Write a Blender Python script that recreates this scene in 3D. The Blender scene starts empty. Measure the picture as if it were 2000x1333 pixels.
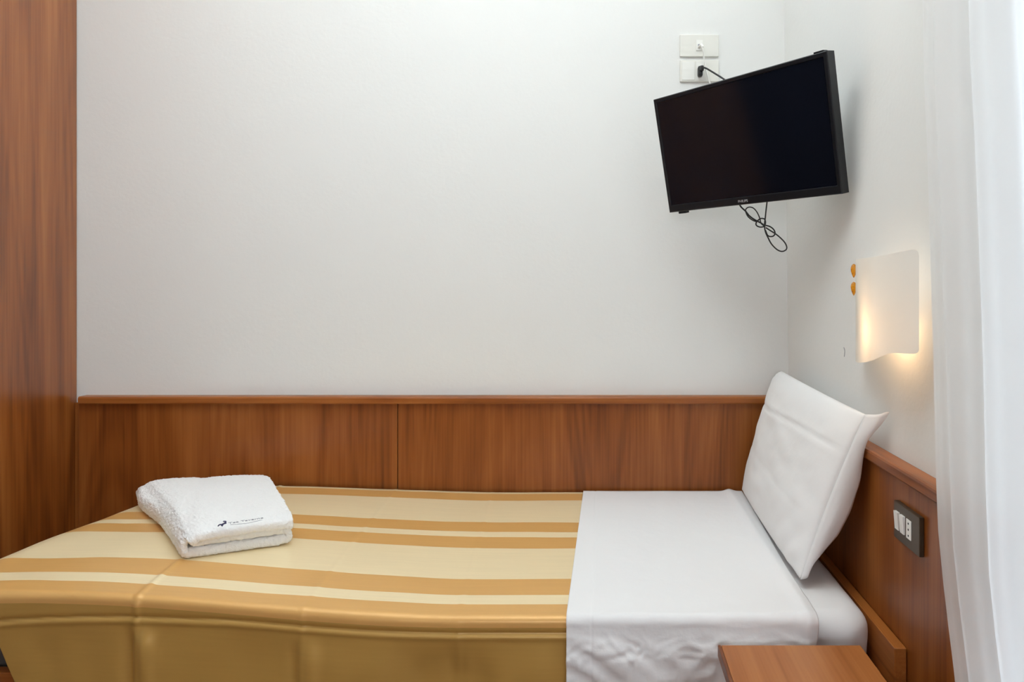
import bpy, bmesh, math, random
from mathutils import Vector, Matrix, noise
random.seed(4)
C = bpy.context.scene.collection
F, CX, CY, ZC = 1333.0, 1175.0, 567.0, 1.16      # focal length in px, principal point, camera height
def P(px, py, Y):                                  # photo pixel at distance Y -> world point
    return Vector(((px - CX) * Y / F, Y, ZC - (py - CY) * Y / F))

# ---------------------------------------------------------------- camera, world, lights, exposure
cam = bpy.data.cameras.new('camera'); co = bpy.data.objects.new('camera', cam); C.objects.link(co)
co.location = (0, 0, ZC); co.rotation_euler = (math.pi / 2, 0, 0)
cam.sensor_width = 36; cam.lens = 36 * F / 2000; cam.shift_x = (1000 - CX) / 2000; cam.shift_y = (CY - 666.5) / 2000
cam.clip_start = 0.02
sc = bpy.context.scene; sc.camera = co
sc.view_settings.view_transform = 'Standard'; sc.view_settings.look = 'None'
sc.view_settings.gamma = 1; sc.view_settings.exposure = 0.08
sc.cycles.max_bounces = 12; sc.cycles.diffuse_bounces = 8; sc.cycles.transparent_max_bounces = 12
w = bpy.data.worlds.new('sky'); sc.world = w; w.use_nodes = True
w.node_tree.nodes['Background'].inputs[0].default_value = (0.75, 0.87, 1.0, 1)
w.node_tree.nodes['Background'].inputs[1].default_value = 1.4
def area(name, loc, rot, sx, sy, power, col):
    l = bpy.data.lights.new(name, 'AREA'); l.shape = 'RECTANGLE'; l.size = sx; l.size_y = sy; l.energy = power; l.color = col
    o = bpy.data.objects.new(name, l); C.objects.link(o); o.location = loc; o.rotation_euler = rot
    return o
# daylight just outside the balcony window on the right, and added fills behind and overhead
area('daylight', (0.76, 0.2, 1.25), (0, math.radians(90), 0), 2.2, 1.35, 23, (0.80, 0.90, 1.0))
area('added_fill_rear', (-.25, -1.72, 1.40), (math.radians(90), 0, 0), 0.34, 0.44, 13, (0.92, 0.95, 1.0))  # added front fill, stands in for a flash near the camera
CEIL = (-0.50, 0.88, 2.00)
# added unseen pendant bowl, throws light up for a soft ceiling bounce
cl = area('added_uplight', (CEIL[0], CEIL[1], CEIL[2] + 0.02), (math.radians(180), 0, 0), 0.30, 0.30, 45, (0.875, 0.955, 1.0))

# ---------------------------------------------------------------- materials
def nodes(name):
    m = bpy.data.materials.new(name); m.use_nodes = True
    nt = m.node_tree; return m, nt, nt.nodes['Principled BSDF']
def plain(name, col, rough=0.5, metal=0, spec=0.5, bump=None, coat=0):
    m, nt, b = nodes(name)
    b.inputs['Base Color'].default_value = (*col, 1); b.inputs['Roughness'].default_value = rough
    b.inputs['Metallic'].default_value = metal; b.inputs['Specular IOR Level'].default_value = spec
    b.inputs['Coat Weight'].default_value = coat
    if bump:
        sc_, st, dist = bump
        tc = nt.nodes.new('ShaderNodeTexCoord'); n = nt.nodes.new('ShaderNodeTexNoise'); n.inputs['Scale'].default_value = sc_
        n.inputs['Detail'].default_value = 6
        bp = nt.nodes.new('ShaderNodeBump'); bp.inputs['Strength'].default_value = st; bp.inputs['Distance'].default_value = dist
        nt.links.new(tc.outputs['Object'], n.inputs['Vector']); nt.links.new(n.outputs['Fac'], bp.inputs['Height']); nt.links.new(bp.outputs['Normal'], b.inputs['Normal'])
    return m
def wood(name, grain='Z', dark=(0.14, 0.034, 0.005), mid=(0.26, 0.074, 0.012), light=(0.37, 0.125, 0.028), rough=0.36, off=0.0, coat=.12):
    m, nt, b = nodes(name); L = nt.links
    tc = nt.nodes.new('ShaderNodeTexCoord')
    def mp(sa, sg):
        q = nt.nodes.new('ShaderNodeMapping')
        s = [sa, sa, sa]; s['XYZ'.index(grain)] = sg
        q.inputs['Scale'].default_value = s; q.inputs['Location'].default_value = (off, off * 1.7, off * .6)
        L.new(tc.outputs['Object'], q.inputs['Vector']); return q
    a = mp(9, 0.9); n1 = nt.nodes.new('ShaderNodeTexNoise'); n1.inputs['Scale'].default_value = 1; n1.inputs['Detail'].default_value = 3; n1.inputs['Distortion'].default_value = 1.2
    L.new(a.outputs[0], n1.inputs['Vector'])
    c = mp(150, 3.0); n2 = nt.nodes.new('ShaderNodeTexNoise'); n2.inputs['Scale'].default_value = 1; n2.inputs['Detail'].default_value = 4
    L.new(c.outputs[0], n2.inputs['Vector'])
    d = mp(2.6, 0.30); wv = nt.nodes.new('ShaderNodeTexNoise'); wv.inputs['Scale'].default_value = 1.0; wv.inputs['Detail'].default_value = 1; wv.inputs['Distortion'].default_value = 0.8
    L.new(d.outputs[0], wv.inputs['Vector'])
    # growth rings: sine of the slow noise gives cathedral figures
    mu = nt.nodes.new('ShaderNodeMath'); mu.operation = 'MULTIPLY'; mu.inputs[1].default_value = 150
    L.new(wv.outputs['Fac'], mu.inputs[0])
    si = nt.nodes.new('ShaderNodeMath'); si.operation = 'SINE'; L.new(mu.outputs[0], si.inputs[0])
    m1 = nt.nodes.new('ShaderNodeMath'); m1.operation = 'MULTIPLY_ADD'; L.new(si.outputs[0], m1.inputs[0]); m1.inputs[1].default_value = 0.045
    L.new(n1.outputs['Fac'], m1.inputs[2])
    m2 = nt.nodes.new('ShaderNodeMath'); m2.operation = 'MULTIPLY_ADD'; L.new(n2.outputs['Fac'], m2.inputs[0]); m2.inputs[1].default_value = 0.42
    L.new(m1.outputs[0], m2.inputs[2])
    r = nt.nodes.new('ShaderNodeValToRGB'); e = r.color_ramp.elements
    e[0].position = 0.42; e[0].color = (*dark, 1); e[1].position = 0.98; e[1].color = (*light, 1)
    k = e.new(0.68); k.color = (*mid, 1)
    L.new(m2.outputs[0], r.inputs[0]); L.new(r.outputs[0], b.inputs['Base Color'])
    b.inputs['Roughness'].default_value = rough; b.inputs['Specular IOR Level'].default_value = 0.32
    b.inputs['Coat Weight'].default_value = coat; b.inputs['Coat Roughness'].default_value = 0.22; b.inputs['Coat IOR'].default_value = 1.6
    return m
M = {}
M['paint'] = plain('wall_paint', (0.80, 0.808, 0.79), 0.65, bump=(90, .25, .0015), spec=.25)
M['ceil'] = plain('ceiling_paint', (0.86, 0.86, 0.84), 0.8)
M['wood'] = wood('cherry_veneer'); M['gloss'] = wood('glossy_wardrobe_veneer', coat=1.0, rough=.3, off=.7); M['wood2'] = wood('cherry_veneer_panel', off=3.3)
M['woodx'] = wood('cherry_along_x', 'X', mid=(.31, .092, .017), light=(.42, .15, .035), rough=.35)
M['woody'] = wood('cherry_along_y', 'Y', mid=(.31, .092, .017), light=(.42, .15, .035), rough=.35)
M['nwood'] = wood('cherry_table', 'Y', dark=(.24, .07, .015), mid=(.38, .13, .034), light=(.47, .19, .06), off=1.1, rough=.36)
M['black'] = plain('black_plastic', (0.006, 0.0065, 0.009), 0.33, spec=.35)
M['screen'] = plain('glass_screen', (0.004, 0.0045, 0.008), 0.09, spec=.95)
M['screen'].node_tree.nodes['Principled BSDF'].inputs['Specular Tint'].default_value = (.40, .60, 1, 1)
M['dark'] = plain('unlit_opening', (.012, .009, .007), .5)  # near-black for an unlit opening, its darkness put into the colour
M['silver'] = plain('silver_print', (0.55, 0.55, 0.57), 0.4)
M['rubber'] = plain('black_rubber', (0.015, 0.015, 0.015), 0.45)
M['ivory'] = plain('ivory_plastic', (0.78, 0.775, 0.72), 0.35)
M['module'] = plain('white_module', (0.84, 0.84, 0.80), 0.3)
M['hole'] = plain('socket_hole', (0.02, 0.02, 0.02), 0.6)
M['bronze'] = plain('bronze_plate', (0.085, 0.062, 0.04), 0.35, metal=.5)
M['white'] = plain('white_cotton', (0.80, 0.80, 0.80), 0.75, bump=(900, .15, .0006), spec=.2)
M['sheet'] = plain('white_percale', (0.82, 0.82, 0.825), 0.7, bump=(26, .16, .012), spec=.2)
M['pillow'] = plain('pillow_cotton', (0.83, 0.83, 0.83), 0.7, bump=(9, .12, .02), spec=.2)
M['navy'] = plain('navy_thread', (0.03, 0.03, 0.09), 0.7)
M['thread'] = plain('grey_thread', (0.30, 0.30, 0.34), 0.7)
M['floor'] = wood('floor_wood', 'Y', dark=(.10, .045, .02), mid=(.2, .1, .05), light=(.28, .15, .08), rough=.4)
M['mattress_shade'] = plain('shaded_mattress', (.10, .085, .075), .8)  # shade above the side rail put into the colour
M['steel'] = plain('brushed_steel', (.6, .6, .6), .3, metal=1)
# towel: terry loops
M['towel'] = plain('terry_cotton', (0.87, 0.87, 0.865), 0.9, bump=(330, .7, .003), spec=.1)
# satin bedspread: woven stripes and a shaded drape band running along the bed, laid out on the cloth's own coordinates
def satin():
    m, nt, b = nodes('striped_satin'); L = nt.links
    uv = nt.nodes.new('ShaderNodeUVMap'); uv.uv_map = 'cloth'
    sp = nt.nodes.new('ShaderNodeSeparateXYZ'); L.new(uv.outputs[0], sp.inputs[0])
    r = nt.nodes.new('ShaderNodeValToRGB'); r.color_ramp.interpolation = 'CONSTANT'
    cream = (0.93, 0.77, 0.48, 1); tan = (0.76, 0.43, 0.14, 1); gold = (0.54, 0.32, 0.082, 1)  # gold: shade of the hanging cloth put into the colour
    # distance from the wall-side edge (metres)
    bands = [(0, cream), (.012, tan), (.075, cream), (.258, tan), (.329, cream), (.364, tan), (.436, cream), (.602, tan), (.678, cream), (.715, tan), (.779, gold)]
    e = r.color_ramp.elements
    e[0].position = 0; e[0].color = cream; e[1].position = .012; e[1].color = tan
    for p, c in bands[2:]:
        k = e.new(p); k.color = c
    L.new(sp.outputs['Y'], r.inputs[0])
    n = nt.nodes.new('ShaderNodeTexNoise'); n.inputs['Scale'].default_value = 1
    mp = nt.nodes.new('ShaderNodeMapping'); mp.inputs['Scale'].default_value = (6, 160, 1); L.new(uv.outputs[0], mp.inputs[0]); L.new(mp.outputs[0], n.inputs['Vector'])
    mx = nt.nodes.new('ShaderNodeMixRGB'); mx.blend_type = 'MULTIPLY'; mx.inputs[0].default_value = .10
    L.new(r.outputs[0], mx.inputs[1]); L.new(n.outputs['Fac'], mx.inputs[2])
    L.new(mx.outputs[0], b.inputs['Base Color'])
    b.inputs['Roughness'].default_value = .36; b.inputs['Specular IOR Level'].default_value = .5
    b.inputs['Metallic'].default_value = .15
    return m
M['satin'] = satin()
def curtain_mat():
    m, nt, b = nodes('sheer_voile'); L = nt.links; nt.nodes.remove(b); out = nt.nodes['Material Output']
    d = nt.nodes.new('ShaderNodeBsdfDiffuse'); d.inputs[0].default_value = (.93, .93, .92, 1)
    t = nt.nodes.new('ShaderNodeBsdfTranslucent'); t.inputs[0].default_value = (.93, .94, .95, 1)
    x = nt.nodes.new('ShaderNodeMixShader'); x.inputs[0].default_value = .46; L.new(d.outputs[0], x.inputs[1]); L.new(t.outputs[0], x.inputs[2])
    tr = nt.nodes.new('ShaderNodeBsdfTransparent'); y = nt.nodes.new('ShaderNodeMixShader'); y.inputs[0].default_value = .10
    L.new(x.outputs[0], y.inputs[1]); L.new(tr.outputs[0], y.inputs[2]); L.new(y.outputs[0], out.inputs[0]); return m
M['curtain'] = curtain_mat()
def opal():
    m, nt, b = nodes('opal_glass'); L = nt.links; out = nt.nodes['Material Output']
    b.inputs['Base Color'].default_value = (.86, .86, .82, 1); b.inputs['Roughness'].default_value = .25
    t = nt.nodes.new('ShaderNodeBsdfTranslucent'); t.inputs[0].default_value = (.93, .90, .85, 1)
    x = nt.nodes.new('ShaderNodeMixShader'); x.inputs[0].default_value = .36
    L.new(b.outputs[0], x.inputs[1]); L.new(t.outputs[0], x.inputs[2]); L.new(x.outputs[0], out.inputs[0]); return m
M['opal'] = opal()
def glass(name, col, rough, tint=1):
    m, nt, b = nodes(name); b.inputs['Base Color'].default_value = (*col, 1); b.inputs['Roughness'].default_value = rough
    b.inputs['Transmission Weight'].default_value = tint; return m
M['amber'] = glass('amber_glass', (.95, .42, .02), .08, .7)
M['pane'] = glass('clear_glass', (1, 1, 1), .0)
def emit(name, col, s):
    m, nt, b = nodes(name); b.inputs['Emission Color'].default_value = (*col, 1); b.inputs['Emission Strength'].default_value = s
    b.inputs['Base Color'].default_value = (.9, .9, .9, 1); return m
M['bulb'] = emit('lit_bulb', (1, .62, .30), 4)
M['diffuser'] = emit('lit_diffuser', (1, .96, .88), 4)

# ---------------------------------------------------------------- helpers
def link(name, me, m, parent=None, smooth=False):
    if smooth:
        for p in me.polygons: p.use_smooth = True
    me.materials.append(m)
    o = bpy.data.objects.new(name, me); C.objects.link(o)
    if parent:
        o.parent = parent; bpy.context.view_layer.update(); o.matrix_parent_inverse = parent.matrix_world.inverted()
    return o
def mesh(name, vs, fs, m, parent=None, smooth=False):
    me = bpy.data.meshes.new(name); me.from_pydata([tuple(v) for v in vs], [], fs); me.update()
    bm = bmesh.new(); bm.from_mesh(me); bmesh.ops.recalc_face_normals(bm, faces=bm.faces); bm.to_mesh(me); bm.free()
    return link(name, me, m, parent, smooth)
def box(name, lo, hi, m, parent=None, bev=0.0, seg=2, mat=None, jit=None):
    bm = bmesh.new(); bmesh.ops.create_cube(bm, size=1)
    c = [(a + b) / 2 for a, b in zip(lo, hi)]; s = [abs(b - a) for a, b in zip(lo, hi)]
    for v in bm.verts: v.co = Vector((v.co.x * s[0] + c[0], v.co.y * s[1] + c[1], v.co.z * s[2] + c[2]))
    if bev: bmesh.ops.bevel(bm, geom=bm.edges[:], offset=bev, segments=seg, affect='EDGES', profile=.5)
    if mat is not None: bmesh.ops.transform(bm, matrix=mat, verts=bm.verts)
    me = bpy.data.meshes.new(name); bm.to_mesh(me); bm.free()
    return link(name, me, m, parent)
def tube_geo(pts, r, n=8, sub=5):
    pts = [Vector(p) for p in pts]; q = []
    for i in range(len(pts) - 1):
        p0 = pts[max(i - 1, 0)]; p1 = pts[i]; p2 = pts[i + 1]; p3 = pts[min(i + 2, len(pts) - 1)]
        for k in range(sub):
            t = k / sub
            q.append(.5 * ((2 * p1) + (p2 - p0) * t + (2 * p0 - 5 * p1 + 4 * p2 - p3) * t * t + (3 * p1 - p0 - 3 * p2 + p3) * t ** 3))
    q.append(pts[-1]); vs = []; fs = []; up = Vector((.13, .9, .21)).normalized()
    for i, p in enumerate(q):
        d = (q[min(i + 1, len(q) - 1)] - q[max(i - 1, 0)]).normalized()
        a = d.cross(up)
        if a.length < .05: a = d.cross(Vector((1, 0, 0)))
        a.normalize(); b = d.cross(a).normalized(); up = b.cross(d) if False else up
        for k in range(n):
            an = 2 * math.pi * k / n; vs.append(p + a * r * math.cos(an) + b * r * math.sin(an))
    for i in range(len(q) - 1):
        for k in range(n):
            fs.append((i * n + k, i * n + (k + 1) % n, (i + 1) * n + (k + 1) % n, (i + 1) * n + k))
    fs.append(tuple(range(n))); fs.append(tuple(range((len(q) - 1) * n, len(q) * n)))
    return vs, fs
def tubes(name, paths, m, parent=None):
    V, Fc = [], []
    for pts, r in paths:
        vs, fs = tube_geo(pts, r); o = len(V); V += vs; Fc += [tuple(i + o for i in f) for f in fs]
    return mesh(name, V, Fc, m, parent, True)
def empty(name, loc, label, cat, group=None):
    o = bpy.data.objects.new(name, None); C.objects.link(o); o.location = loc; o.empty_display_size = .05
    return tag(o, label, cat, group)
def tag(o, label, cat, group=None):
    o['label'] = label; o['category'] = cat
    if group: o['group'] = group
    return o
def struct(o): o['kind'] = 'structure'; return o
def text(name, body, size, mat4, m, parent, depth=.0004, sx=1.0, shear=0.0):
    cu = bpy.data.curves.new(name, 'FONT'); cu.body = body; cu.size = size; cu.extrude = depth; cu.shear = shear
    cu.align_x = 'LEFT'; t = bpy.data.objects.new('tmp', cu); C.objects.link(t)
    bpy.context.view_layer.update()
    me = bpy.data.meshes.new_from_object(t.evaluated_get(bpy.context.evaluated_depsgraph_get()))
    bpy.data.objects.remove(t)
    me.transform(mat4 @ Matrix.Diagonal((sx, 1, 1, 1)))
    return link(name, me, m, parent)
def sstep(a, b, x):
    t = min(1, max(0, (x - a) / (b - a))); return t * t * (3 - 2 * t)
def nz(x, y, z=0.0): return noise.noise(Vector((x, y, z)))

# ---------------------------------------------------------------- the room
D = 2.05
XL, YF, H = -2.46, -1.5, 2.75
def XR(z): return .5615 - .012 * (z - .878)          # the right wall leans a little
TOPR = .845                                            # top of the wood rail
struct(box('floor', (XL - .1, YF - .1, -.1), (.95, D + .1, 0), M['floor']))
struct(box('ceiling', (XL - .1, YF - .1, H), (.95, D + .1, H + .1), M['ceil']))
struct(box('wall_back', (XL - .1, D, 0), (.95, D + .12, H), M['paint']))
struct(box('wall_left', (XL - .1, YF, 0), (XL, D, H), M['paint']))
def wall_front():                                      # with an added opening behind the camera for the front fill
    V, Fc = [], []
    for (x0, x1, z0, z1) in ((XL - .1, -.48, 0, H), (-.02, .95, 0, H), (-.48, -.02, 0, 1.12), (-.48, -.02, 1.68, H)):
        o = len(V)
        for x in (x0, x1):
            for y in (YF - .1, YF):
                for z in (z0, z1): V.append((x, y, z))
        Fc.extend([tuple(o + i for i in f) for f in ((0, 1, 3, 2), (4, 5, 7, 6), (0, 1, 5, 4), (2, 3, 7, 6), (0, 2, 6, 4), (1, 3, 7, 5))])
    return mesh('wall_front', V, Fc, M['wood2'])  # wood on this unseen wall added to cut light bounced at the drapes
struct(wall_front())
w2 = struct(bpy.data.objects.new('added_window_2', None)); C.objects.link(w2); w2.location = (-.25, YF - .05, 1.12)  # added frame around the front fill, no known window here
for lo, hi in (((-.48, 1.12), (-.45, 1.68)), ((-.05, 1.12), (-.02, 1.68)), ((-.45, 1.12), (-.05, 1.15)), ((-.45, 1.65), (-.05, 1.68))):
    box('window_frame', (lo[0], YF - .07, lo[1]), (hi[0], YF - .03, hi[1]), M['ivory'], w2)
WY0, WY1, WZ0, WZ1 = -.5, .90, .06, 2.30               # balcony window opening in the right wall
def wall_right():
    V, Fc = [], []
    def blk(y0, y1, z0, z1):
        o = len(V)
        for y in (y0, y1):
            for z in (z0, z1):
                for t in (0, .16): V.append((XR(z) + t, y, z))
        Fc.extend([tuple(o + i for i in f) for f in ((0, 1, 3, 2), (4, 5, 7, 6), (0, 1, 5, 4), (2, 3, 7, 6), (0, 2, 6, 4), (1, 3, 7, 5))])
    blk(YF, WY0, 0, H); blk(WY1, D, 0, H); blk(WY0, WY1, 0, WZ0); blk(WY0, WY1, WZ1, H)
    return mesh('wall_right', V, Fc, M['paint'])
wr = struct(wall_right())
# the short scuff on the right wall below the lamp
def wallpt(px, py, off=0.0):                           # photo pixel onto the right wall, off = stand-off into the room
    Y = 1.4
    for _ in range(12):
        z = ZC - (py - CY) * Y / F; Y = (XR(z) - off) * F / (px - CX)
    return P(px, py, Y)
tubes('scuff_mark', [([wallpt(1648, 679, .0006), wallpt(1650, 686, .0006), wallpt(1649, 697, .0006)], .0007)], M['thread'], wr)
wn = struct(bpy.data.objects.new('window_1', None)); C.objects.link(wn); wn.location = (.63, (WY0 + WY1) / 2, WZ0)
def winframe():
    V, Fc = [], []
    def b(y0, y1, z0, z1):
        o = len(V)
        for x in (.60, .65):
            for y in (y0, y1):
                for z in (z0, z1): V.append((x, y, z))
        Fc.extend([tuple(o + i for i in f) for f in ((0, 1, 3, 2), (4, 5, 7, 6), (0, 1, 5, 4), (2, 3, 7, 6), (0, 2, 6, 4), (1, 3, 7, 5))])
    b(WY0, WY0 + .06, WZ0, WZ1); b(WY1 - .06, WY1, WZ0, WZ1); b(WY0 + .06, WY1 - .06, WZ0, WZ0 + .08); b(WY0 + .06, WY1 - .06, WZ1 - .06, WZ1)
    b(.17, .23, WZ0 + .08, WZ1 - .06)
    return mesh('window_frame', V, Fc, M['ivory'], wn)
winframe()
for a, b_ in ((WY0 + .06, .17), (.23, WY1 - .06)): box('pane', (.622, a, WZ0 + .08), (.628, b_, WZ1 - .06), M['pane'], wn)

# wood wainscot: panels and rails
jx = (776.5 - CX) * 2.03 / F
g = 'cherry wall panels around the bed'
wpn = tag(box('wall_panel', (-1.5558, 2.03, .02), (jx - .0012, D - .001, .824), M['wood'], bev=.001, seg=1),
    'cherry wood wall panel behind the folded towel, left of the thin joint', 'wall panel')
box('backing_strip', (-1.5735, 2.040, .02), (-1.5560, D - .0005, .823), M['wood2'], wpn)
tag(box('wall_panel', (jx + .0012, 2.03, .02), (.538, D - .001, .824), M['wood2'], bev=.001, seg=1),
    'long cherry wood wall panel behind the white sheet, right of the thin joint', 'wall panel')
tag(box('wall_panel', (.540, .93, .02), (.5585, 2.028, .819), M['wood'], bev=.001, seg=1),
    'dark cherry wood wall panel carrying the bronze switch plate', 'wall panel')
# rails with a rounded nose
def rail(name, along, lo, hi, m):
    # profile in (out, z): 0 = wall
    pr = [(0, -.0), (.029, 0), (.033, -.0015), (.035, -.005), (.035, -.0185), (.033, -.0215), (.019, -.0215), (.0, -.0215)]
    V, Fc = [], []
    n = len(pr)
    for k in (lo, hi):
        for (o_, z) in pr:
            if along == 'X': V.append((k, D - .0005 - o_, TOPR + z))
            else: V.append((XR(TOPR) - .0015 - o_ * .95, k, TOPR + z - .001))
    Fc = [(i, (i + 1) % n, n + (i + 1) % n, n + i) for i in range(n)] + [tuple(range(n)), tuple(range(n, 2 * n))]
    return struct(mesh(name, V, Fc, m))
rail('trim_1', 'X', -1.546, .5215, M['woodx'])
rail('trim_2', 'Y', .93, 2.048, M['woody'])

d1 = struct(box('added_dark_slab', (XL + .001, .36, .005), (XL + .035, 1.38, 2.12), M['dark'], bev=.002))  # added slab, stands for the unlit space mirrored in the screen
box('added_handle', (XL + .036, .42, 1.0), (XL + .07, .54, 1.02), M['steel'], d1, .004)
# ---------------------------------------------------------------- wardrobe
wd = empty('wardrobe', (-2.0, 1.75, 0), 'tall cherry wood wardrobe filling the left edge beside the foot of the bed', 'wardrobe')
box('side_panel', (-1.594, 1.45, .0), (-1.5745, 2.048, 2.6), M['gloss'], wd, .001, 1)
box('side_panel', (-2.44, 1.45, .0), (-2.42, 2.048, 2.6), M['wood'], wd, .001, 1)
box('top_panel', (-2.42, 1.45, 2.58), (-1.594, 2.048, 2.6), M['wood'], wd)
box('plinth', (-2.42, 1.47, 0), (-1.594, 2.048, .07), M['wood'], wd)
for a, b_, hx in ((-2.438, -2.011, -2.05), (-2.007, -1.576, -1.965)):
    dr = box('door', (a, 1.43, .072), (b_, 1.4485, 2.578), M['wood2'], wd, .0015, 1)
    tubes('handle', [([(hx, 1.428, 1.0), (hx, 1.405, 1.01), (hx, 1.405, 1.13), (hx, 1.428, 1.14)], .005)], M['steel'], dr)

# ---------------------------------------------------------------- bed frame, mattress
bed = empty('bed_frame', (-.4, 1.64, 0), 'low cherry wood bed frame, its board end showing between mattress and wall', 'bed')
box('headboard', (.5175, 1.205, .04), (.5385, 2.02, .527), M['woody'], bed, .0015, 2)
box('footboard', (-1.36, 1.262, .04), (-1.338, 2.02, .46), M['woody'], bed, .0015, 2)
box('side_rail', (-1.337, 1.262, .20), (.5170, 1.284, .452), M['woodx'], bed, .002, 2)
box('side_rail', (-1.337, 2.002, .20), (.5170, 2.022, .452), M['woodx'], bed, .002, 2)
box('slat_base', (-1.336, 1.285, .27), (.516, 2.001, .29), M['woodx'], bed)
for x in (-1.30, .45):
    for y in (1.30, 1.96): box('leg', (x, y, 0), (x + .05, y + .04, .269), M['woodx'], bed, .003, 1)

ZT = .553
def rough_box(name, lo, hi, bev, m, parent, amp=.0, nx=60):
    bm = bmesh.new(); bmesh.ops.create_cube(bm, size=1)
    c = [(a + b) / 2 for a, b in zip(lo, hi)]; s = [b - a for a, b in zip(lo, hi)]
    for v in bm.verts: v.co = Vector((v.co.x * s[0] + c[0], v.co.y * s[1] + c[1], v.co.z * s[2] + c[2]))
    bmesh.ops.bevel(bm, geom=bm.edges[:], offset=bev, segments=8, affect='EDGES', profile=.5)
    bmesh.ops.subdivide_edges(bm, edges=[e for e in bm.edges if e.calc_length() > .15], cuts=14, use_grid_fill=True)
    bm.normal_update()
    for v in bm.verts: v.co += v.normal * amp * nz(v.co.x * 9, v.co.y * 9, v.co.z * 9)
    me = bpy.data.meshes.new(name); bm.to_mesh(me); bm.free()
    return link(name, me, m, parent, True)
mt = empty('mattress', (-.4, 1.64, .295), 'white mattress in a fitted sheet, bare corner below the pillow', 'mattress')
rough_box('mattress_body', (-1.325, 1.300, .295), (.490, 1.995, ZT - .02), .03, M['mattress_shade'], mt)
# fitted sheet: shaped shell with a soft head corner
def fitted():
    V, Fc = [], []
    x0, x1, y0, y1 = -.25, .513, 1.262, 2.010
    cxm, cym = (x0 + x1) / 2, (y0 + y1) / 2
    N = 220; ring = []
    rad = .060
    # plan outline: rounded rectangle
    def plan(t, inset):
        w_, h_ = (x1 - x0) / 2 - inset, (y1 - y0) / 2 - inset; r = max(rad - inset * .6, .004)
        a = 2 * math.pi * t; per = [(w_ - r, h_ - r, 0), (-(w_ - r), h_ - r, 1), (-(w_ - r), -(h_ - r), 2), (w_ - r, -(h_ - r), 3)]
        # lengths
        segs = []; Lr = math.pi / 2 * r
        segs = [Lr, 2 * (w_ - r), Lr, 2 * (h_ - r), Lr, 2 * (w_ - r), Lr, 2 * (h_ - r)]
        s = t * sum(segs)
        for i, l in enumerate(segs):
            if s <= l or i == 7:
                k = i // 2; px_, py_, q = per[k]
                if i % 2 == 0:
                    an = math.pi / 2 * (k + s / l); return px_ + r * math.cos(an), py_ + r * math.sin(an)
                nx_, ny_, q2 = per[(k + 1) % 4]; an = math.pi / 2 * (k + 1)
                f = s / l; return px_ + (nx_ - px_) * f + r * math.cos(an), py_ + (ny_ - py_) * f + r * math.sin(an)
            s -= l
    prof = []                                          # (inset, z)
    for z in (.300, .34, .38, .42, .45, .475, .495, .508): prof.append((.004 + .006 * (1 - sstep(.30, .5, z)), z))
    R = .038
    for k in range(1, 10):
        a = math.pi / 2 * k / 9; prof.append((.004 + R * (1 - math.cos(a)), ZT - R + R * math.sin(a)))
    for ins in (.06, .09, .14, .20, .28, .33, .36): prof.append((ins, ZT))
    for (ins, z) in prof:
        for k in range(N):
            x, y = plan(k / N, ins)
            dx = nz(k * .30, z * 14) * .004 * (1 - sstep(.50, ZT, z)) + nz(x * 7, y * 7, z * 3) * .003
            zz = z + (nz(x * 5, y * 5) * .003 if z > .54 else 0)
            x += cxm; y += cym; V.append((x + dx * (1 if x > cxm else -1), y + dx * (1 if y > cym else -1), zz))
    n = len(prof)
    for i in range(n - 1):
        for k in range(N): Fc.append((i * N + k, i * N + (k + 1) % N, (i + 1) * N + (k + 1) % N, (i + 1) * N + k))
    Fc.append(tuple(range((n - 1) * N, n * N))); Fc.append(tuple(range(N)))
    return mesh('fitted_sheet', V, Fc, M['white'], mt, True)
fitted()
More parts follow.
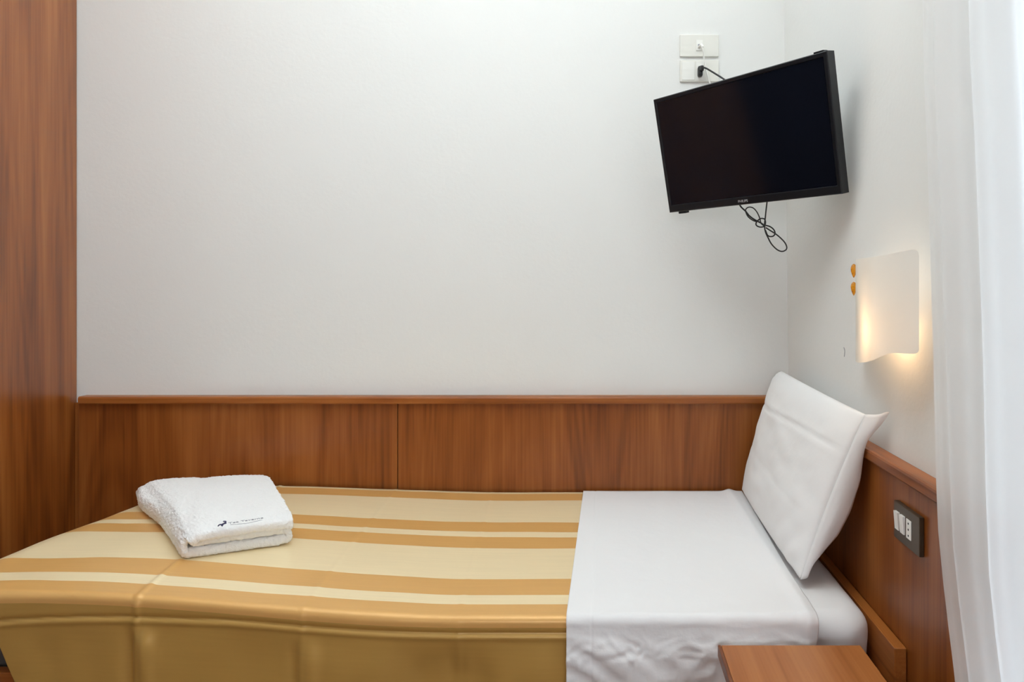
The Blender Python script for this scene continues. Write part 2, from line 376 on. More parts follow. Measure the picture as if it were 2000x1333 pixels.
# ---------------------------------------------------------------- cloth laid over the bed
YB, YE = 2.016, 1.247                                   # back edge, front plane of the drape
def lift(x, y):                                         # the foot half of the bed stands a little higher
    return (.020 + .025 * sstep(1.95, 1.4, y)) * sstep(.25, 1.05, -x)
def cloth(name, xs, smax, off, m, wrinkle, foot=None, uvname='cloth', crease=True, front=None):
    """rows go from the wall edge over the top, round the front edge and down; xs = columns"""
    R = .010 + off; top_len = (YB - YE + off) - R
    srow = []
    s = 0
    while s < smax:
        srow.append(s); d = abs(s - (top_len + R)); s += .0035 if d < .07 else .009
    srow.append(smax)
    V, UV = [], []
    for s in srow:
        for i, x0 in enumerate(xs):
            x = x0
            ov = max(0, s - top_len - R * math.pi / 2)   # length hanging down
            if front: x = front(x0, s, ov, i / (len(xs) - 1))
            if s < top_len: y, z, ny, nzv = YB - s, ZT + .007 + off, 0, 1
            elif ov <= 0:
                a = (s - top_len) / R; y = YB - top_len - R * math.sin(a); z = ZT + .007 + off - R * (1 - math.cos(a)); ny, nzv = -math.sin(a), math.cos(a)
            else: y, z, ny, nzv = YE - off, ZT + .007 + off - R - ov, -1, 0
            z += lift(x, y)
            # wall-side edge dips between bed and panel
            h = wrinkle(x, s, ov, y)
            # foot roll-off
            dz = 0
            if foot is not None:
                xf = foot; R2 = .11
                if x < xf:
                    e = xf - x; a = min(e / R2, math.pi / 2); rest = max(0, e - R2 * math.pi / 2)
                    k = 1 - sstep(.0, .04, ov)
                    x = xf - R2 * math.sin(a); dz = -(R2 * (1 - math.cos(a)) + rest)
            V.append((x, y + ny * h, z + nzv * h + dz)); UV.append((x0, s))
    n = len(xs); Fc = [(j * n + i, j * n + i + 1, (j + 1) * n + i + 1, (j + 1) * n + i) for j in range(len(srow) - 1) for i in range(n - 1)]
    me = bpy.data.meshes.new(name); me.from_pydata(V, [], Fc)
    ul = me.uv_layers.new(name=uvname)
    for lp in me.loops: ul.data[lp.index].uv = UV[lp.vertex_index]
    me.update()
    o = link(name, me, m, None, True)
    sd = o.modifiers.new('thickness', 'SOLIDIFY'); sd.thickness = .0022; sd.offset = -1
    return o
def frange(a, b, n): return [a + (b - a) * i / (n - 1) for i in range(n)]
CRX = [(-.849, 1.0), (-.547, .55), (-.2625, .35)]
def spread_wrinkle(x, s, ov, y):
    h = .0022 * nz(x * 3.2, s * 4, 1.0) + .0008 * nz(x * 11, s * 5, 3)
    topf = 1 - sstep(0, .01, ov)
    # ironed-in fold lines across the bed
    for cx_, a in CRX:
        xc = cx_ - (.13 * (YB - s - YE) if ov <= 0 else 0) * (1.0 if a == 1.0 else .6)
        d = x - xc
        fade = (.45 + .55 * abs(nz(s * 7, cx_ * 9)) * 2)
        h += a * (.0042 if ov > 0 else .0026) * math.exp(-(d / .0062) ** 2) * fade
        if ov > 0: h += a * .010 * math.exp(-((d - .018) / .016) ** 2) * sstep(.03, .08, ov) - a * .009 * math.exp(-((d + .016) / .012) ** 2) * sstep(.03, .08, ov)
    # lengthwise fold line a hand below the edge
    L0 = .017 + .012 * sstep(.2, .9, -x) * 0 + .014 * sstep(.85, 1.2, -x) + .010 * sstep(.6, .95, -x)
    e = ov - L0
    h += -.0045 * math.exp(-(e / .0032) ** 2) + .003 * math.exp(-((e - .008) / .004) ** 2)
    if ov > .02:
        k = sstep(.02, .10, ov)
        h += k * (.016 * nz(x * 5.5, ov * 1.8, 5) + .006 * nz(x * 16, ov * 5, 9)) + .004 * k * math.sin(x * 9 + 1)
    # gathers near the folded foot corner
    h += .002 * sstep(.9, 1.2, -x) * nz(x * 14, s * 9, 7)
    return h
FOOT = -1.215
def spread_front(x0, s, ov, u):
    if ov <= 0: return x0
    # the corner is folded under: the hanging edge slants towards the head
    xm = -1.50 + (1.50 - 1.115) * sstep(.005, .05, ov) + .42 * max(0, ov - .05)
    if x0 > -.95: return x0
    return -.95 + (x0 + .95) * (xm + .95) / (-1.50 + .95)
xs = frange(-1.50, -1.2, 60)[:-1] + frange(-1.2, -.055, 440)
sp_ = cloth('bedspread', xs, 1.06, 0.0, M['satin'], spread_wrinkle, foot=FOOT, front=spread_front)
tag(sp_, 'gold and cream striped satin bedspread covering the foot half of the bed', 'bedspread')

SX0, SX1 = -.064, .392
def sheet_wrinkle(x, s, ov, y):
    h = .0012 * nz(x * 5, s * 5, 2)
    # hem stitching near the left edge
    h += -.0007 * math.exp(-((x - SX0 - .046) / .002) ** 2)
    # raised rolled edge on the pillow side
    h += .006 * math.exp(-((x - SX1 + .016) / .014) ** 2)
    k = sstep(0, .06, ov)
    if ov > 0:
        w1 = nz(x * 4, ov * 5, 7) * .10; w2_ = nz(x * 9, ov * 12, 2) * .03
        h += k * (.008 * nz(x * 6, ov * 7, 4) + .0065 * (1 - 2 * abs(nz(x * 9 + w1 * 30, ov * 26 - x * 7 + w1 * 40, 8))) + .0032 * (1 - 2 * abs(nz(x * 24 + w2_ * 60, ov * 60 + x * 11, 3))) + .002)
        h += .0012 * k * math.sin(ov * 330 + 2 * nz(x * 30, ov * 10)) * math.exp(-((x - SX0 - .042) / .01) ** 2)
        h += -.010 * sstep(SX1 - .05, SX1, x) * k
    else:
        h += .0014 * nz(x * 26, s * 30, 6) * sstep(.6, .76, s)
    return h
def sheet_front(x0, s, ov, u):
    # left edge runs slightly towards the foot at the front; right edge slants the other way
    return x0 + .010 * (1 - u) * (1 - s / .75) * (1 if ov <= 0 else 0) + .02 * u * sstep(.0, .7, s) * -1 + (.02 * u * -sstep(0, .12, ov))
sh = cloth('flat_sheet', frange(SX0, SX1 + .022, 200), 1.02, .0045, M['sheet'], sheet_wrinkle, front=sheet_front)
tag(sh, 'white flat sheet folded back over the striped bedspread, creased where it hangs', 'sheet')

# ---------------------------------------------------------------- pillow
def pillow():
    BL, BR = Vector((.408, 1.985, .580)), Vector((.403, 1.385, .572))
    TL, TR = Vector((.505, 1.975, .935)), Vector((.522, 1.350, .914))
    V, Fc = [], []; N, Mm = 90, 60
    def pos(u, v, side):
        a, b = (u + 1) / 2, (v + 1) / 2
        # pull the edges in between the corners so that the corners poke out like ears
        p = (BL * (1 - a) + BR * a) * (1 - b) + (TL * (1 - a) + TR * a) * b
        cu, cv = 1 - u * u, 1 - v * v
        p.z -= .003 * cu * sstep(.2, 1, v); p.z += .0 * cu * sstep(-.2, -1, v) if False else 0
        p.z -= .016 * sstep(.8, 1, v) * sstep(.8, 1, -u)
        p.y -= -.012 * cv * sstep(.2, 1, u); p.y -= .012 * cv * sstep(-.2, -1, u) * 1
        t = (max(0, 1 - abs(u) ** 3.0) * max(0, 1 - abs(v) ** 3.0)) ** .55
        n = (TL - BL).cross(BR - BL).normalized()
        if n.x > 0: n = -n
        if side > 0:
            w = .040 * t
            # soft diagonal pulls towards the corners
            w += .0045 * t * nz(u * 2.2 + v * 1.5, v * 3 - u, 3) + .0030 * t * nz(u * 2 + v * 5, u * 4 - v * 2, 9)
            w -= .0048 * math.exp(-((v - .48 - .05 * math.sin(u * 2)) / .03) ** 2) * t          # pressed fold line
            w -= .0014 * math.exp(-((v + .28 + .05 * u) / .03) ** 2) * t
            w += .0070 * sstep(.2, 1, u) * sstep(-.2, -1, v) * math.sin((u * 2.2 - v * 1.4) * 11) * t
        else: w = -.048 * t * (1 - .35 * b)
        return p + n * w
    idx = {}
    for side in (1, -1):
        for j in range(Mm + 1):
            for i in range(N + 1):
                u = -1 + 2 * i / N; v = -1 + 2 * j / Mm
                u = math.sin(u * math.pi / 2) * .35 + u * .65; v = math.sin(v * math.pi / 2) * .35 + v * .65
                edge = i in (0, N) or j in (0, Mm)
                if side < 0 and edge: idx[(side, i, j)] = idx[(1, i, j)]; continue
                idx[(side, i, j)] = len(V); V.append(pos(u, v, side))
        for j in range(Mm):
            for i in range(N): Fc.append((idx[(side, i, j)], idx[(side, i + 1, j)], idx[(side, i + 1, j + 1)], idx[(side, i, j + 1)]))
    return V, Fc, TR, BR
V, Fc, TR, BR = pillow()
pl = empty('pillow', (.43, 1.68, .57), 'white pillow standing on its long edge against the head wall', 'pillow')
mesh('pillow_body', V, Fc, M['pillow'], pl, True)
# loose pillowcase opening: a gathered flange at the near side ending in an ear
def flange():
    V, Fc = [], []; N, K = 50, 8
    for i in range(N + 1):
        t = i / N; a = BR.lerp(TR, t)
        a = a + Vector((0, .012 * (4 * t * (1 - t)), 0))
        wd_ = .014 + .026 * math.sin(math.pi * min(1, t * 1.1)) ** 1 * .8 * (1 - .7 * sstep(.6, .95, t)) + .010 * sstep(.85, 1, t)
        for k in range(K + 1):
            q = k / K
            x = a.x + q * (wd_ + .012) + .004 * math.sin(q * 5 + t * 7) * q
            y = a.y - .010 * math.sin(q * math.pi) - q * .03 * sstep(.78, 1, t) + .02 * q * (1 - sstep(.0, .4, t))
            z = a.z + .010 * q * sstep(.85, 1, t) + .006 * q * nz(t * 9, q * 2) + .012 * q * (1 - sstep(0, .2, t))
            V.append((x, y, z))
    for i in range(N):
        for k in range(K): Fc.append((i * (K + 1) + k, i * (K + 1) + k + 1, (i + 1) * (K + 1) + k + 1, (i + 1) * (K + 1) + k))
    o = mesh('pillowcase_flap', V, Fc, M['pillow'], pl, True)
    s_ = o.modifiers.new('t', 'SOLIDIFY'); s_.thickness = .002
    return o
flange()

# ---------------------------------------------------------------- towel
def towel():
    root = empty('folded_towel', (-.95, 1.67, .59), 'folded white terry towel with a small navy crest, lying on the striped bedspread', 'towel')
    # centre line of the cloth spiral in (s, h): s 0..1 across, h in metres
    W = .011                                            # half thickness
    cl_ = [(1.03, .056), (.90, .058), (.6, .058), (.3, .057), (.12, .054), (.045, .046), (.012, .030), (.03, .014), (.09, .0125), (.3, .012), (.6, .012), (.85, .012),
           (.965, .014), (.995, .022), (.975, .031), (.90, .0335), (.6, .0335), (.3, .033), (.12, .032), (.085, .030)]
    pts = []
    for i in range(len(cl_) - 1):
        p0 = cl_[max(i - 1, 0)]; p1 = cl_[i]; p2 = cl_[i + 1]; p3 = cl_[min(i + 2, len(cl_) - 1)]
        for k in range(6):
            t = k / 6
            pts.append(tuple(.5 * ((2 * b) + (c - a) * t + (2 * a - 5 * b + 4 * c - d) * t * t + (3 * b - a - 3 * c + d) * t ** 3) for a, b, c, d in zip(p0, p1, p2, p3)))
    pts.append(cl_[-1])
    FL, FR = Vector((-.862, 1.405, 0)), Vector((-.700, 1.530, 0))
    BRc, BLc = Vector((-.962, 1.940, 0)), Vector((-1.275, 1.885, 0))
    def base(s, q):
        a = FL.lerp(FR, s); b = BLc.lerp(BRc, s); return a.lerp(b, q)
    K = 44; n = len(pts); V, Fc = [], []
    for j in range(K + 1):
        q = j / K
        for side in (1, -1):
            for i, (s, h) in enumerate(pts):
                d = (pts[min(i + 1, n - 1)][0] - pts[max(i - 1, 0)][0], (pts[min(i + 1, n - 1)][1] - pts[max(i - 1, 0)][1]))
                wx = .24; dx, dh = d[0] * wx, d[1]; l = math.hypot(dx, dh) or 1
                nx_, nh = -dh / l, dx / l
                ww = W * (1 if h > .05 or h < .02 else .8)
                s2 = s + nx_ * ww * side / wx; h2 = h + nh * ww * side
                outer = h > .045
                qq = q
                if outer: qq = -.03 + q * 1.03               # the top layer hangs over the front a little
                hh = h2 * (1 - .10 * q)
                # back end rounds down
                hh *= 1 - .35 * sstep(.90, 1.0, q) ** 2
                if h < .042 and s < .2: s2 -= .060 * math.exp(-((q - .72) / .20) ** 2) * (1 - s / .2)      # under layer bulging out at the back left
                if q > .86 and s > .7: s2 -= .10 * sstep(.86, 1, q) * sstep(.7, 1, s)
                p = base(s2, qq)
                zz = ZT + .010 + lift(p.x, p.y) + max(hh, .0005)
                zz += .0025 * nz(p.x * 14, p.y * 14, h * 30) if outer else .001 * nz(s * 8, q * 6, h * 99)
                # the front lip curls down over the layers
                if outer: zz -= .007 * (1 - sstep(0, .07, q)) + .004 * math.exp(-((s - .03 - q * .5) / .05) ** 2) * (1 if h > .05 else 0)
                V.append((p.x + .0015 * nz(p.x * 50, q * 30, h * 80), p.y, zz))
    def I(j, side, i): return (j * 2 + (0 if side > 0 else 1)) * n + i
    for j in range(K):
        for i in range(n - 1):
            Fc.append((I(j, 1, i), I(j, 1, i + 1), I(j + 1, 1, i + 1), I(j + 1, 1, i)))
            Fc.append((I(j, -1, i), I(j, -1, i + 1), I(j + 1, -1, i + 1), I(j + 1, -1, i)))
        for i in (0, n - 1): Fc.append((I(j, 1, i), I(j, -1, i), I(j + 1, -1, i), I(j + 1, 1, i)))
    for j in (0, K):
        for i in range(n - 1): Fc.append((I(j, 1, i), I(j, 1, i + 1), I(j, -1, i + 1), I(j, -1, i)))
    o = mesh('terry_cloth', V, Fc, M['towel'], root, True)
    sb = o.modifiers.new('s', 'SUBSURF'); sb.levels = sb.render_levels = 2
    tx = bpy.data.textures.new('terry', 'CLOUDS'); tx.noise_scale = .006
    dm = o.modifiers.new('d', 'DISPLACE'); dm.texture = tx; dm.strength = .0055; dm.texture_coords = 'GLOBAL'
    # embroidery: ray through the photo position onto the top of the towel
    ztop = ZT + .010 + .042 + .0655
    def onz(px, py, z): return P(px, py, (ZC - z) * F / (py - CY))
    zt = ztop + .0005
    a = onz(446, 1024, zt); b = onz(496, 1016, zt); ex = (b - a).normalized(); ey = Vector((0, 0, 1)).cross(ex)
    def fr(p): return Matrix(((ex.x, ey.x, 0, p.x), (ex.y, ey.y, 0, p.y), (0, 0, 1, p.z), (0, 0, 0, 1)))
    lg = text('embroidered_lettering', 'Tea Taverne', .013, fr(a), M['thread'], root, .0003)
    tubes('embroidered_underline', [([onz(450, 1025.5, zt), onz(480, 1023, zt), onz(498, 1019.5, zt), onz(512, 1016, zt)], .00045)], M['thread'], root)
    cr = [[(426, 1028), (430, 1025), (434, 1027.5)], [(433, 1025), (438, 1022.5), (441, 1019)], [(434, 1028), (437, 1024), (442, 1022.5)], [(436, 1019), (441, 1019.2), (440.5, 1023)]]
    tubes('embroidered_crest', [([onz(x, y, zt) for x, y in c], .0012) for c in cr], M['navy'], root)
towel()

# ---------------------------------------------------------------- television in the corner
TVQ = [Vector(q) for q in ((.14788768, 1.96607454, 1.70869366), (.51229118, 1.55279037, 1.70599527), (.56412848, 1.60058816, 1.38566378), (.19972497, 2.01387233, 1.38836217))]
camp = Vector((0, 0, ZC)); TVQ = [camp + (q - camp) * .925 for q in TVQ]
tc_ = sum(TVQ, Vector()) / 4; ex = (TVQ[1] - TVQ[0]).normalized(); ez = (TVQ[0] - TVQ[3]).normalized(); ey = ez.cross(ex).normalized()   # ey points into the corner
TW, TH = (TVQ[1] - TVQ[0]).length, (TVQ[0] - TVQ[3]).length
TM = Matrix(((ex.x, ey.x, ez.x, tc_.x), (ex.y, ey.y, ez.y, tc_.y), (ex.z, ey.z, ez.z, tc_.z), (0, 0, 0, 1)))
tv = empty('television', tc_, 'black flat screen television tilted down in the corner above the bed', 'television')
def bezel():
    w_, h_ = TW / 2, TH / 2; V, Fc = [], []
    rings = [(0, 0, .028), (0, 0, .0), (.0015, .0015, -.002), (.0, .0, 0)]
    def ring(l, r, b, t, y): return [(-w_ + l, y, -h_ + b), (w_ - r, y, -h_ + b), (w_ - r, y, h_ - t), (-w_ + l, y, h_ - t)]
    R = [ring(0, 0, 0, 0, .030), ring(0, 0, 0, 0, .002), ring(.002, .002, .002, .002, 0), ring(.009, .009, .018, .009, 0), ring(.0105, .0105, .0195, .0105, .0025), ring(.0105, .0105, .0195, .0105, .030)]
    for r in R: V += [TM @ Vector(p) for p in r]
    for k in range(len(R)):
        k2 = (k + 1) % len(R)
        for i in range(4): Fc.append((k * 4 + i, k * 4 + (i + 1) % 4, k2 * 4 + (i + 1) % 4, k2 * 4 + i))
    return mesh('bezel', V, Fc, M['black'], tv)
bezel()
box('screen', (-TW / 2 + .0108, .0018, -TH / 2 + .0198), (TW / 2 - .0108, .012, TH / 2 - .0108), M['screen'], tv, mat=TM)
def housing():
    w_, h_ = TW / 2 - .004, TH / 2 - .003; V, Fc = [], []
    L_ = [(1, 1, .012), (1, 1, .034), (.72, .72, .045), (.66, .66, .050)]
    for a, b, y in L_:
        for sx, sz in ((-1, -1), (1, -1), (1, 1), (-1, 1)): V.append(TM @ Vector((sx * w_ * a, y, sz * h_ * b - (h_ * (1 - b)) * .25)))
    for k in range(3):
        for i in range(4): Fc.append((k * 4 + i, k * 4 + (i + 1) % 4, (k + 1) * 4 + (i + 1) % 4, (k + 1) * 4 + i))
    Fc += [(0, 1, 2, 3), (12, 13, 14, 15)]
    return mesh('rear_housing', V, Fc, M['black'], tv)
housing()
box('clip', (TW / 2 - .034, .004, TH / 2), (TW / 2 - .010, .022, TH / 2 + .004), M['black'], tv, .001, 1, TM)
box('sensor', (-TW / 2 + .030, .003, -TH / 2 - .006), (-TW / 2 + .056, .018, -TH / 2), M['black'], tv, .001, 1, TM)
rt = TM @ Matrix.Translation((-.022, -.0006, -TH / 2 + .006)) @ Matrix.Rotation(math.pi / 2, 4, 'X')
text('brand_lettering', 'PHILIPS', .0088, rt, M['silver'], tv, .0002, 1.05)
# wall arm behind the set
b0 = TM @ Vector((0, .050, 0)); b1 = Vector((.515, 2.035, b0.z + .02))
tubes('wall_arm', [([b0, b0.lerp(b1, .35) + Vector((.01, .02, 0)), b0.lerp(b1, .7), b1], .012)], M['black'], tv)

# cables under the set
def zc2(p, Y): return P(1400 + p[0] / 8.8875, 360 + p[1] / 8.8875, Y)
Yc = 1.74
A = [(405, 372), (500, 470), (560, 545), (640, 607), (720, 650), (790, 690), (840, 740)]
B = [(835, 735), (770, 680), (745, 590), (700, 490), (640, 420), (570, 397), (515, 422), (500, 470), (540, 560), (620, 625), (700, 655)]
Cc = [(700, 640), (760, 597), (825, 605), (845, 665), (825, 730), (750, 745), (685, 712), (690, 655), (740, 610)]
Dd = [(870, 325), (855, 450), (840, 600), (828, 720), (845, 830), (890, 930), (950, 1040), (1045, 1135), (1130, 1168), (1200, 1140), (1213, 1085), (1170, 1000), (1080, 910), (1000, 850), (920, 800), (850, 755)]
Ee = [(850, 715), (920, 735), (985, 785), (1012, 850), (985, 898), (930, 910), (880, 885), (845, 800)]
ps = []
for k, (path, r) in enumerate(((A, .0020), (B, .0015), (Cc, .0017), (Dd, .0017), (Ee, .0017))):
    pp = [zc2(p, Yc - .004 * k) for p in path]
    if k == 0: pp = [P(1440, 385, 1.75)] + pp
    if k == 3: pp = [P(1499, 386, 1.73)] + pp
    ps.append((pp, r))
tb = tubes('bundled_cable', ps, M['rubber'])
tag(tb, 'thin black cable tied in loops hanging below the television', 'cable')

# sockets above the set
def plate(y0, y1, label):
    r = empty('wall_socket', P(1365, (y0 + y1) / 2, D), label, 'socket', 'pair of wall plates above the television')
    a = P(1327.5, y1, D); b = P(1403, y0, D)
    box('cover_plate', (a.x, D - .007, a.z), (b.x, D - .0005, b.z), M['ivory'], r, .0015, 2)
    return r, a, b
r1, a, b = plate(69, 112, 'upper ivory wall plate with an aerial outlet, above the one with the black plug')
c0 = P(1359, 101, D); c1 = P(1371, 80, D)
box('outlet_module', (c0.x, D - .0085, c0.z), (c1.x, D - .0072, c1.z), M['module'], r1, .0005, 1)
bq = P(1365, 91, D)
box('outlet_hole', (bq.x - .004, D - .0092, bq.z - .005), (bq.x + .004, D - .0086, bq.z + .004), M['thread'], r1)
r2, a, b = plate(119, 161, 'lower ivory wall plate holding the black plug, just above the television')
c0 = P(1331, 158, D); c1 = P(1356, 122, D)
box('blank_module', (c0.x, D - .0085, c0.z), (c1.x, D - .0072, c1.z), M['module'], r2, .0005, 1)
c0 = P(1359, 158, D); c1 = P(1374, 122, D)
box('outlet_module', (c0.x, D - .0085, c0.z), (c1.x, D - .0072, c1.z), M['module'], r2, .0005, 1)
for r in (r1, r2):
    if 'group' in r: del r['group']
pc = empty('power_cord', P(1368, 140, 2.03), 'black power cord plugged into the lower wall plate, running behind the television', 'cord')
q = P(1367.5, 139, 2.03)
box('plug', (q.x - .007, D - .030, q.z - .016), (q.x + .007, D - .0088, q.z + .014), M['rubber'], pc, .005, 3)
box('plug_grip', (q.x - .003, D - .040, q.z - .004), (q.x + .009, D - .027, q.z + .012), M['rubber'], pc, .004, 3)
tubes('cord', [([P(1372, 133, D - .036), P(1378, 133, 2.0), P(1392, 141, 1.99), P(1414, 155, 1.97), P(1430, 168, 1.90), P(1445, 200, 1.85)], .0026)], M['rubber'], pc)
ac = empty('aerial_cable', P(1372, 92, 2.03), 'thin white aerial cable dropping from the upper wall plate behind the television', 'cable')
q = P(1369, 90, 2.03)
tubes('aerial_plug', [([(q.x - .004, D - .0092, q.z), (q.x + .001, D - .022, q.z + .002), (q.x + .004, D - .026, q.z - .006)], .0042)], M['module'], ac)
tubes('cord', [([P(1371, 92, 2.022), P(1374, 103, 2.025), P(1376, 120, 2.03), P(1381, 145, 2.03), P(1390, 170, 2.02), P(1410, 200, 1.95), P(1430, 230, 1.88)], .0022)], M['module'], ac)

# ---------------------------------------------------------------- wall lamp
lp = empty('wall_lamp', (XR(1.1), 1.32, 1.12), 'lit opal glass wall lamp with two amber clips beside the curtain', 'wall lamp')
ztp = 1.16 + 60 * 1.46 / F
def ray_y(px, Y): return (px - CX) * Y / F
def shade():
    # plan of the glass as seen from above: (photo column, distance)
    plan_ = [(1671, 1.45), (1676, 1.37), (1686, 1.285), (1700, 1.225), (1720, 1.185), (1745, 1.155), (1770, 1.135), (1795, 1.12)]
    ztop = ZC + .0657; N, K = 70, 34; V, Fc = [], []
    def interp(t):
        s = t * (len(plan_) - 1); i = min(int(s), len(plan_) - 2); f = s - i
        p0 = plan_[max(i - 1, 0)]; p1 = plan_[i]; p2 = plan_[i + 1]; p3 = plan_[min(i + 2, len(plan_) - 1)]
        return tuple(.5 * ((2 * b) + (c - a) * f + (2 * a - 5 * b + 4 * c - d) * f * f + (3 * b - a - 3 * c + d) * f ** 3) for a, b, c, d in zip(p0, p1, p2, p3))
    for i in range(N + 1):
        t = i / N; px, Y = interp(t)
        # lower edge seen in the photo
        pts = [(1671, 706), (1676, 709), (1690, 708), (1705, 704), (1720, 697), (1737, 691), (1750, 690), (1775, 691.5), (1795, 692)]
        for k in range(len(pts) - 1):
            if px <= pts[k + 1][0] or k == len(pts) - 2:
                f = (px - pts[k][0]) / (pts[k + 1][0] - pts[k][0]); yb = pts[k][1] + f * (pts[k + 1][1] - pts[k][1]); break
        tp = [(1671, 507), (1700, 503), (1740, 496), (1780, 488), (1795, 486)]
        for k in range(len(tp) - 1):
            if px <= tp[k + 1][0] or k == len(tp) - 2:
                f = (px - tp[k][0]) / (tp[k + 1][0] - tp[k][0]); yt = tp[k][1] + f * (tp[k + 1][1] - tp[k][1]); break
        zb = ZC - (yb - CY) * Y / F; zt = ZC - (yt - CY) * Y / F
        # rounded corners on the open side
        e = max(0, (px - 1783) / 12); dr = .012 * (1 - math.sqrt(max(0, 1 - e * e)))
        zt -= dr; zb += dr * .55
        for k in range(K + 1):
            v = k / K; z = zb + (zt - zb) * v
            X = min(ray_y(px, Y), XR(z) - .004)
            V.append((X, Y, z))
    for i in range(N):
        for k in range(K): Fc.append((i * (K + 1) + k, i * (K + 1) + k + 1, (i + 1) * (K + 1) + k + 1, (i + 1) * (K + 1) + k))
    o = mesh('glass_shade', V, Fc, M['opal'], lp, True)
    return o
shade()
box('back_plate', (XR(1.15) - .010, 1.33, 1.09), (XR(1.15) - .002, 1.41, 1.18), M['module'], lp, .002, 2)
bc = P(1757, 648, 1.225); bc.x = XR(bc.z) - .024
def sphere(name, c, r, m, parent, sc_=(1, 1, 1)):
    bm = bmesh.new(); bmesh.ops.create_uvsphere(bm, u_segments=20, v_segments=12, radius=r)
    for v in bm.verts: v.co = Vector((v.co.x * sc_[0] + c[0], v.co.y * sc_[1] + c[1], v.co.z * sc_[2] + c[2]))
    me = bpy.data.meshes.new(name); bm.to_mesh(me); bm.free(); return link(name, me, m, parent, True)
sphere('bulb', bc, .014, M['bulb'], lp, (.8, .8, 1.6))
box('bulb_holder', (bc.x - .010, bc.y - .010, bc.z + .020), (XR(1.1) - .001, bc.y + .010, bc.z + .042), M['module'], lp, .002, 1)
pl_ = bpy.data.lights.new('wall_lamp_light', 'POINT'); pl_.energy = .22; pl_.color = (1, .60, .28); pl_.shadow_soft_size = .020
po = bpy.data.objects.new('wall_lamp_light', pl_); C.objects.link(po); po.location = bc + Vector((-.008, .034, 0)); po.parent = lp; po.matrix_parent_inverse = Matrix.Translation(-lp.location)
for py in (527, 562):
    V, Fc = [], []; p = P(1667.5, py, 1.475); p.x = min(p.x, XR(p.z) - .010)
    K, N = 14, 14
    for j in range(K + 1):
        t = j / K; r = .0078 * math.sin(math.pi * min(1, t * 1.02)) ** .6 * (1 - .55 * t) + .0004; z = p.z + .0125 - t * .030
        for k in range(N):
            a = 2 * math.pi * k / N; V.append((p.x + r * math.cos(a), p.y + r * math.sin(a) * (1 + .15 * math.sin(j * 1.7)), z))
    for j in range(K):
        for k in range(N): Fc.append((j * N + k, j * N + (k + 1) % N, (j + 1) * N + (k + 1) % N, (j + 1) * N + k))
    Fc += [tuple(range(N)), tuple(range(K * N, K * N + N))]
    o = mesh('amber_clip', V, Fc, M['amber'], lp, True); o['label'] = 'amber glass teardrop clip'

# ---------------------------------------------------------------- switch plate on the right wainscot
XP = .540
sw = empty('switch_plate', (XP, 1.19, .715), 'dark bronze switch plate with white rockers on the wood panel beside the curtain', 'switch')
box('face_plate', (XP - .009, 1.141, .7125), (XP - .0005, 1.240, .779), M['bronze'], sw, .0012, 2)
def rocker(y0, y1, tilt):
    z0, z1 = .731, .763; xf = XP - .009
    V = [(xf, y0, z0), (xf, y1, z0), (xf, y1, z1), (xf, y0, z1), (xf - .0025, y0, z0), (xf - .0025, y1, z0), (xf - tilt, y1, z1), (xf - tilt, y0, z1)]
    o = mesh('rocker_switch', V, [(0, 1, 2, 3), (4, 5, 6, 7), (0, 1, 5, 4), (1, 2, 6, 5), (2, 3, 7, 6), (3, 0, 4, 7)], M['module'], sw)
rocker(1.2155, 1.2305, .0050); rocker(1.1940, 1.2090, .0046)
so = box('socket_module', (XP - .0105, 1.169, .7295), (XP - .009, 1.1875, .763), M['module'], sw, .0004, 1)
for z in (.7355, .746, .7565): box('socket_hole', (XP - .0110, 1.1765, z - .0015), (XP - .0104, 1.1798, z + .0015), M['hole'], so)

# ---------------------------------------------------------------- nightstand
ns = empty('nightstand', (.33, 1.04, 0), 'small cherry wood bedside table in front of the sheet, at the bottom edge', 'nightstand')
ZN = .533; X0, X1, Y0, Y1 = .205, .457, .88, 1.205
box('table_top', (X0 + .006, Y0, ZN - .020), (X1, Y1, ZN), M['nwood'], ns, .0015, 2)
box('edge_band', (X0, Y0, ZN - .020), (X0 + .0055, Y1, ZN), M['woody'], ns, .001, 2)
box('cabinet_body', (X0 + .016, Y0 + .02, .10), (X1 - .012, Y1 - .008, ZN - .0205), M['nwood'], ns, .001, 1)
dw = box('drawer', (X0 + .020, Y0 + .004, .34), (X1 - .016, Y0 + .0195, ZN - .03), M['nwood'], ns, .002, 2)
sphere('knob', ((X0 + X1) / 2, Y0 - .004, .42), .010, M['steel'], dw)
dd = box('door', (X0 + .020, Y0 + .004, .11), (X1 - .016, Y0 + .0195, .335), M['nwood'], ns, .002, 2)
sphere('knob', ((X0 + X1) / 2, Y0 - .004, .30), .010, M['steel'], dd)
for x in (X0 + .02, X1 - .05):
    for y in (Y0 + .03, Y1 - .05): box('leg', (x, y, 0), (x + .03, y + .03, .0995), M['nwood'], ns)

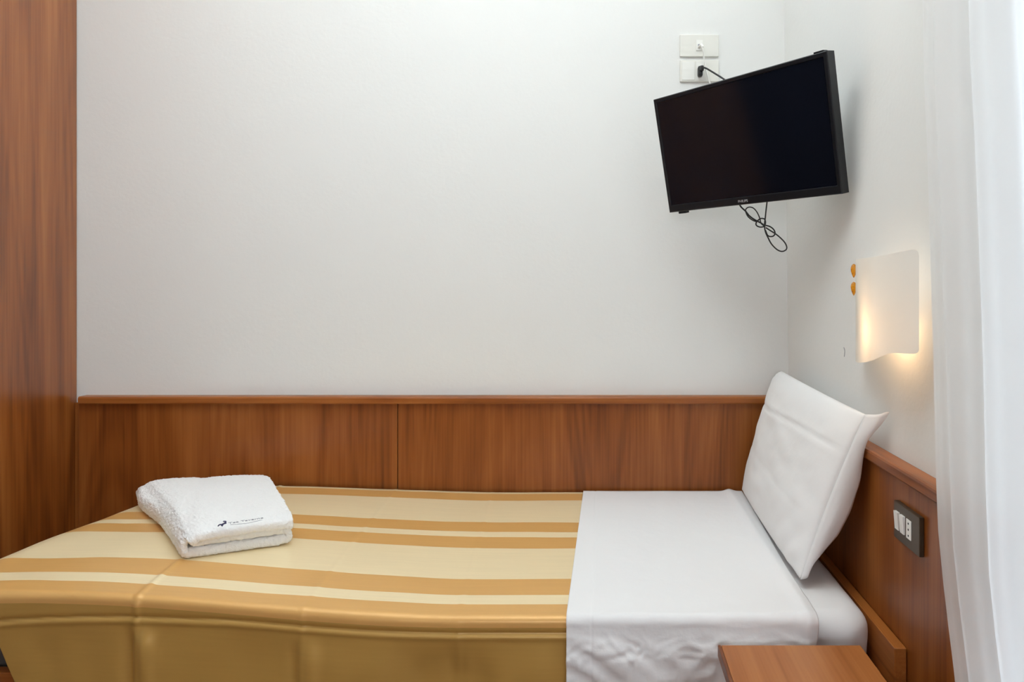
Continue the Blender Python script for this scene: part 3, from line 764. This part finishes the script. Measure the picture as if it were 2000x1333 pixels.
# ---------------------------------------------------------------- curtain
def curtain():
    r = empty('curtain', (.50, .2, 2.6), 'long sheer white curtain hanging in front of the window at the right', 'curtain')
    edge = [(2.62, 1.088), (1.72, 1.072), (1.48, 1.063), (1.37, 1.052), (1.25, 1.044), (1.06, 1.032), (.90, 1.026), (.80, 1.018), (.72, 1.001), (.60, .968), (.45, .940), (.06, .90)]
    def ye(z):
        for (z0, y0), (z1, y1) in zip(edge, edge[1:]):
            if z >= z1: return y0 + (y1 - y0) * (z0 - z) / (z0 - z1)
        return edge[-1][1]
    N, K = 760, 70; V, Fc = [], []
    for j in range(K + 1):
        z = .03 + (2.60 - .03) * j / K
        for i in range(N + 1):
            u = i / N; Y = ye(z) * (1 - u) + -.72 * u; d = u * 1.8
            amp = .0065 + .006 * sstep(.0, .5, d)
            ph = 2 * nz(z * .5, 3.3) + .8 * nz(d * 3, z * .7)
            x = .496 + amp * math.sin(d * 58 + ph) * sstep(0, .05, d) + .004 * nz(d * 9, z * 1.5, 4) + .0025 * math.sin(d * 140 + ph * 2) * sstep(0, .03, d)
            x += .006 * math.exp(-(d / .012) ** 2)            # selvedge turned towards the window
            V.append((x, Y, z))
    for j in range(K):
        for i in range(N): Fc.append((j * (N + 1) + i, j * (N + 1) + i + 1, (j + 1) * (N + 1) + i + 1, (j + 1) * (N + 1) + i))
    mesh('voile', V, Fc, M['curtain'], r, True)
    tubes('curtain_rail', [([(.496, -.8, 2.615), (.496, .2, 2.615), (.496, 1.14, 2.615)], .010)], M['steel'], r)
    for y in (-.7, .2, 1.05): tubes('rail_bracket', [([(.496, y, 2.622), (.52, y, 2.625), (XR(2.63) - .0005, y, 2.63)], .006)], M['steel'], r)
curtain()

# ---------------------------------------------------------------- added uplighter (unseen, above the frame)
cf = empty('added_uplighter', (CEIL[0], CEIL[1], H), 'added white bowl pendant lamp, unseen above the bed, for ceiling bounce', 'pendant lamp')
def disc(name, r0, r1, z0, z1, m):
    N = 40; V, Fc = [], []
    for r, z in ((r0, z0), (r1, z1)):
        for k in range(N): V.append((CEIL[0] + r * math.cos(2 * math.pi * k / N), CEIL[1] + r * math.sin(2 * math.pi * k / N), z))
    Fc = [(k, (k + 1) % N, N + (k + 1) % N, N + k) for k in range(N)] + [tuple(range(N)), tuple(range(N, 2 * N))]
    return mesh(name, V, Fc, m, cf)
disc('ceiling_rose', .05, .04, H - .001, H - .03, M['ivory'])
tubes('cord', [([(CEIL[0], CEIL[1], H - .03), (CEIL[0], CEIL[1], 2.5), (CEIL[0], CEIL[1], CEIL[2] - .03)], .004)], M['ivory'], cf)
def bowl():
    N, K = 40, 8; V, Fc = [], []
    for j in range(K + 1):
        a = math.pi / 2 * j / K; r = .004 + .20 * math.sin(a); z = CEIL[2] - .05 + .07 * (1 - math.cos(a)) 
        for k in range(N): V.append((CEIL[0] + r * math.cos(2 * math.pi * k / N), CEIL[1] + r * math.sin(2 * math.pi * k / N), z))
    for j in range(K):
        for k in range(N): Fc.append((j * N + k, j * N + (k + 1) % N, (j + 1) * N + (k + 1) % N, (j + 1) * N + k))
    Fc.append(tuple(range(N)))
    o = mesh('bowl', V, Fc, M['ivory'], cf, True); m_ = o.modifiers.new('t', 'SOLIDIFY'); m_.thickness = .003
bowl()
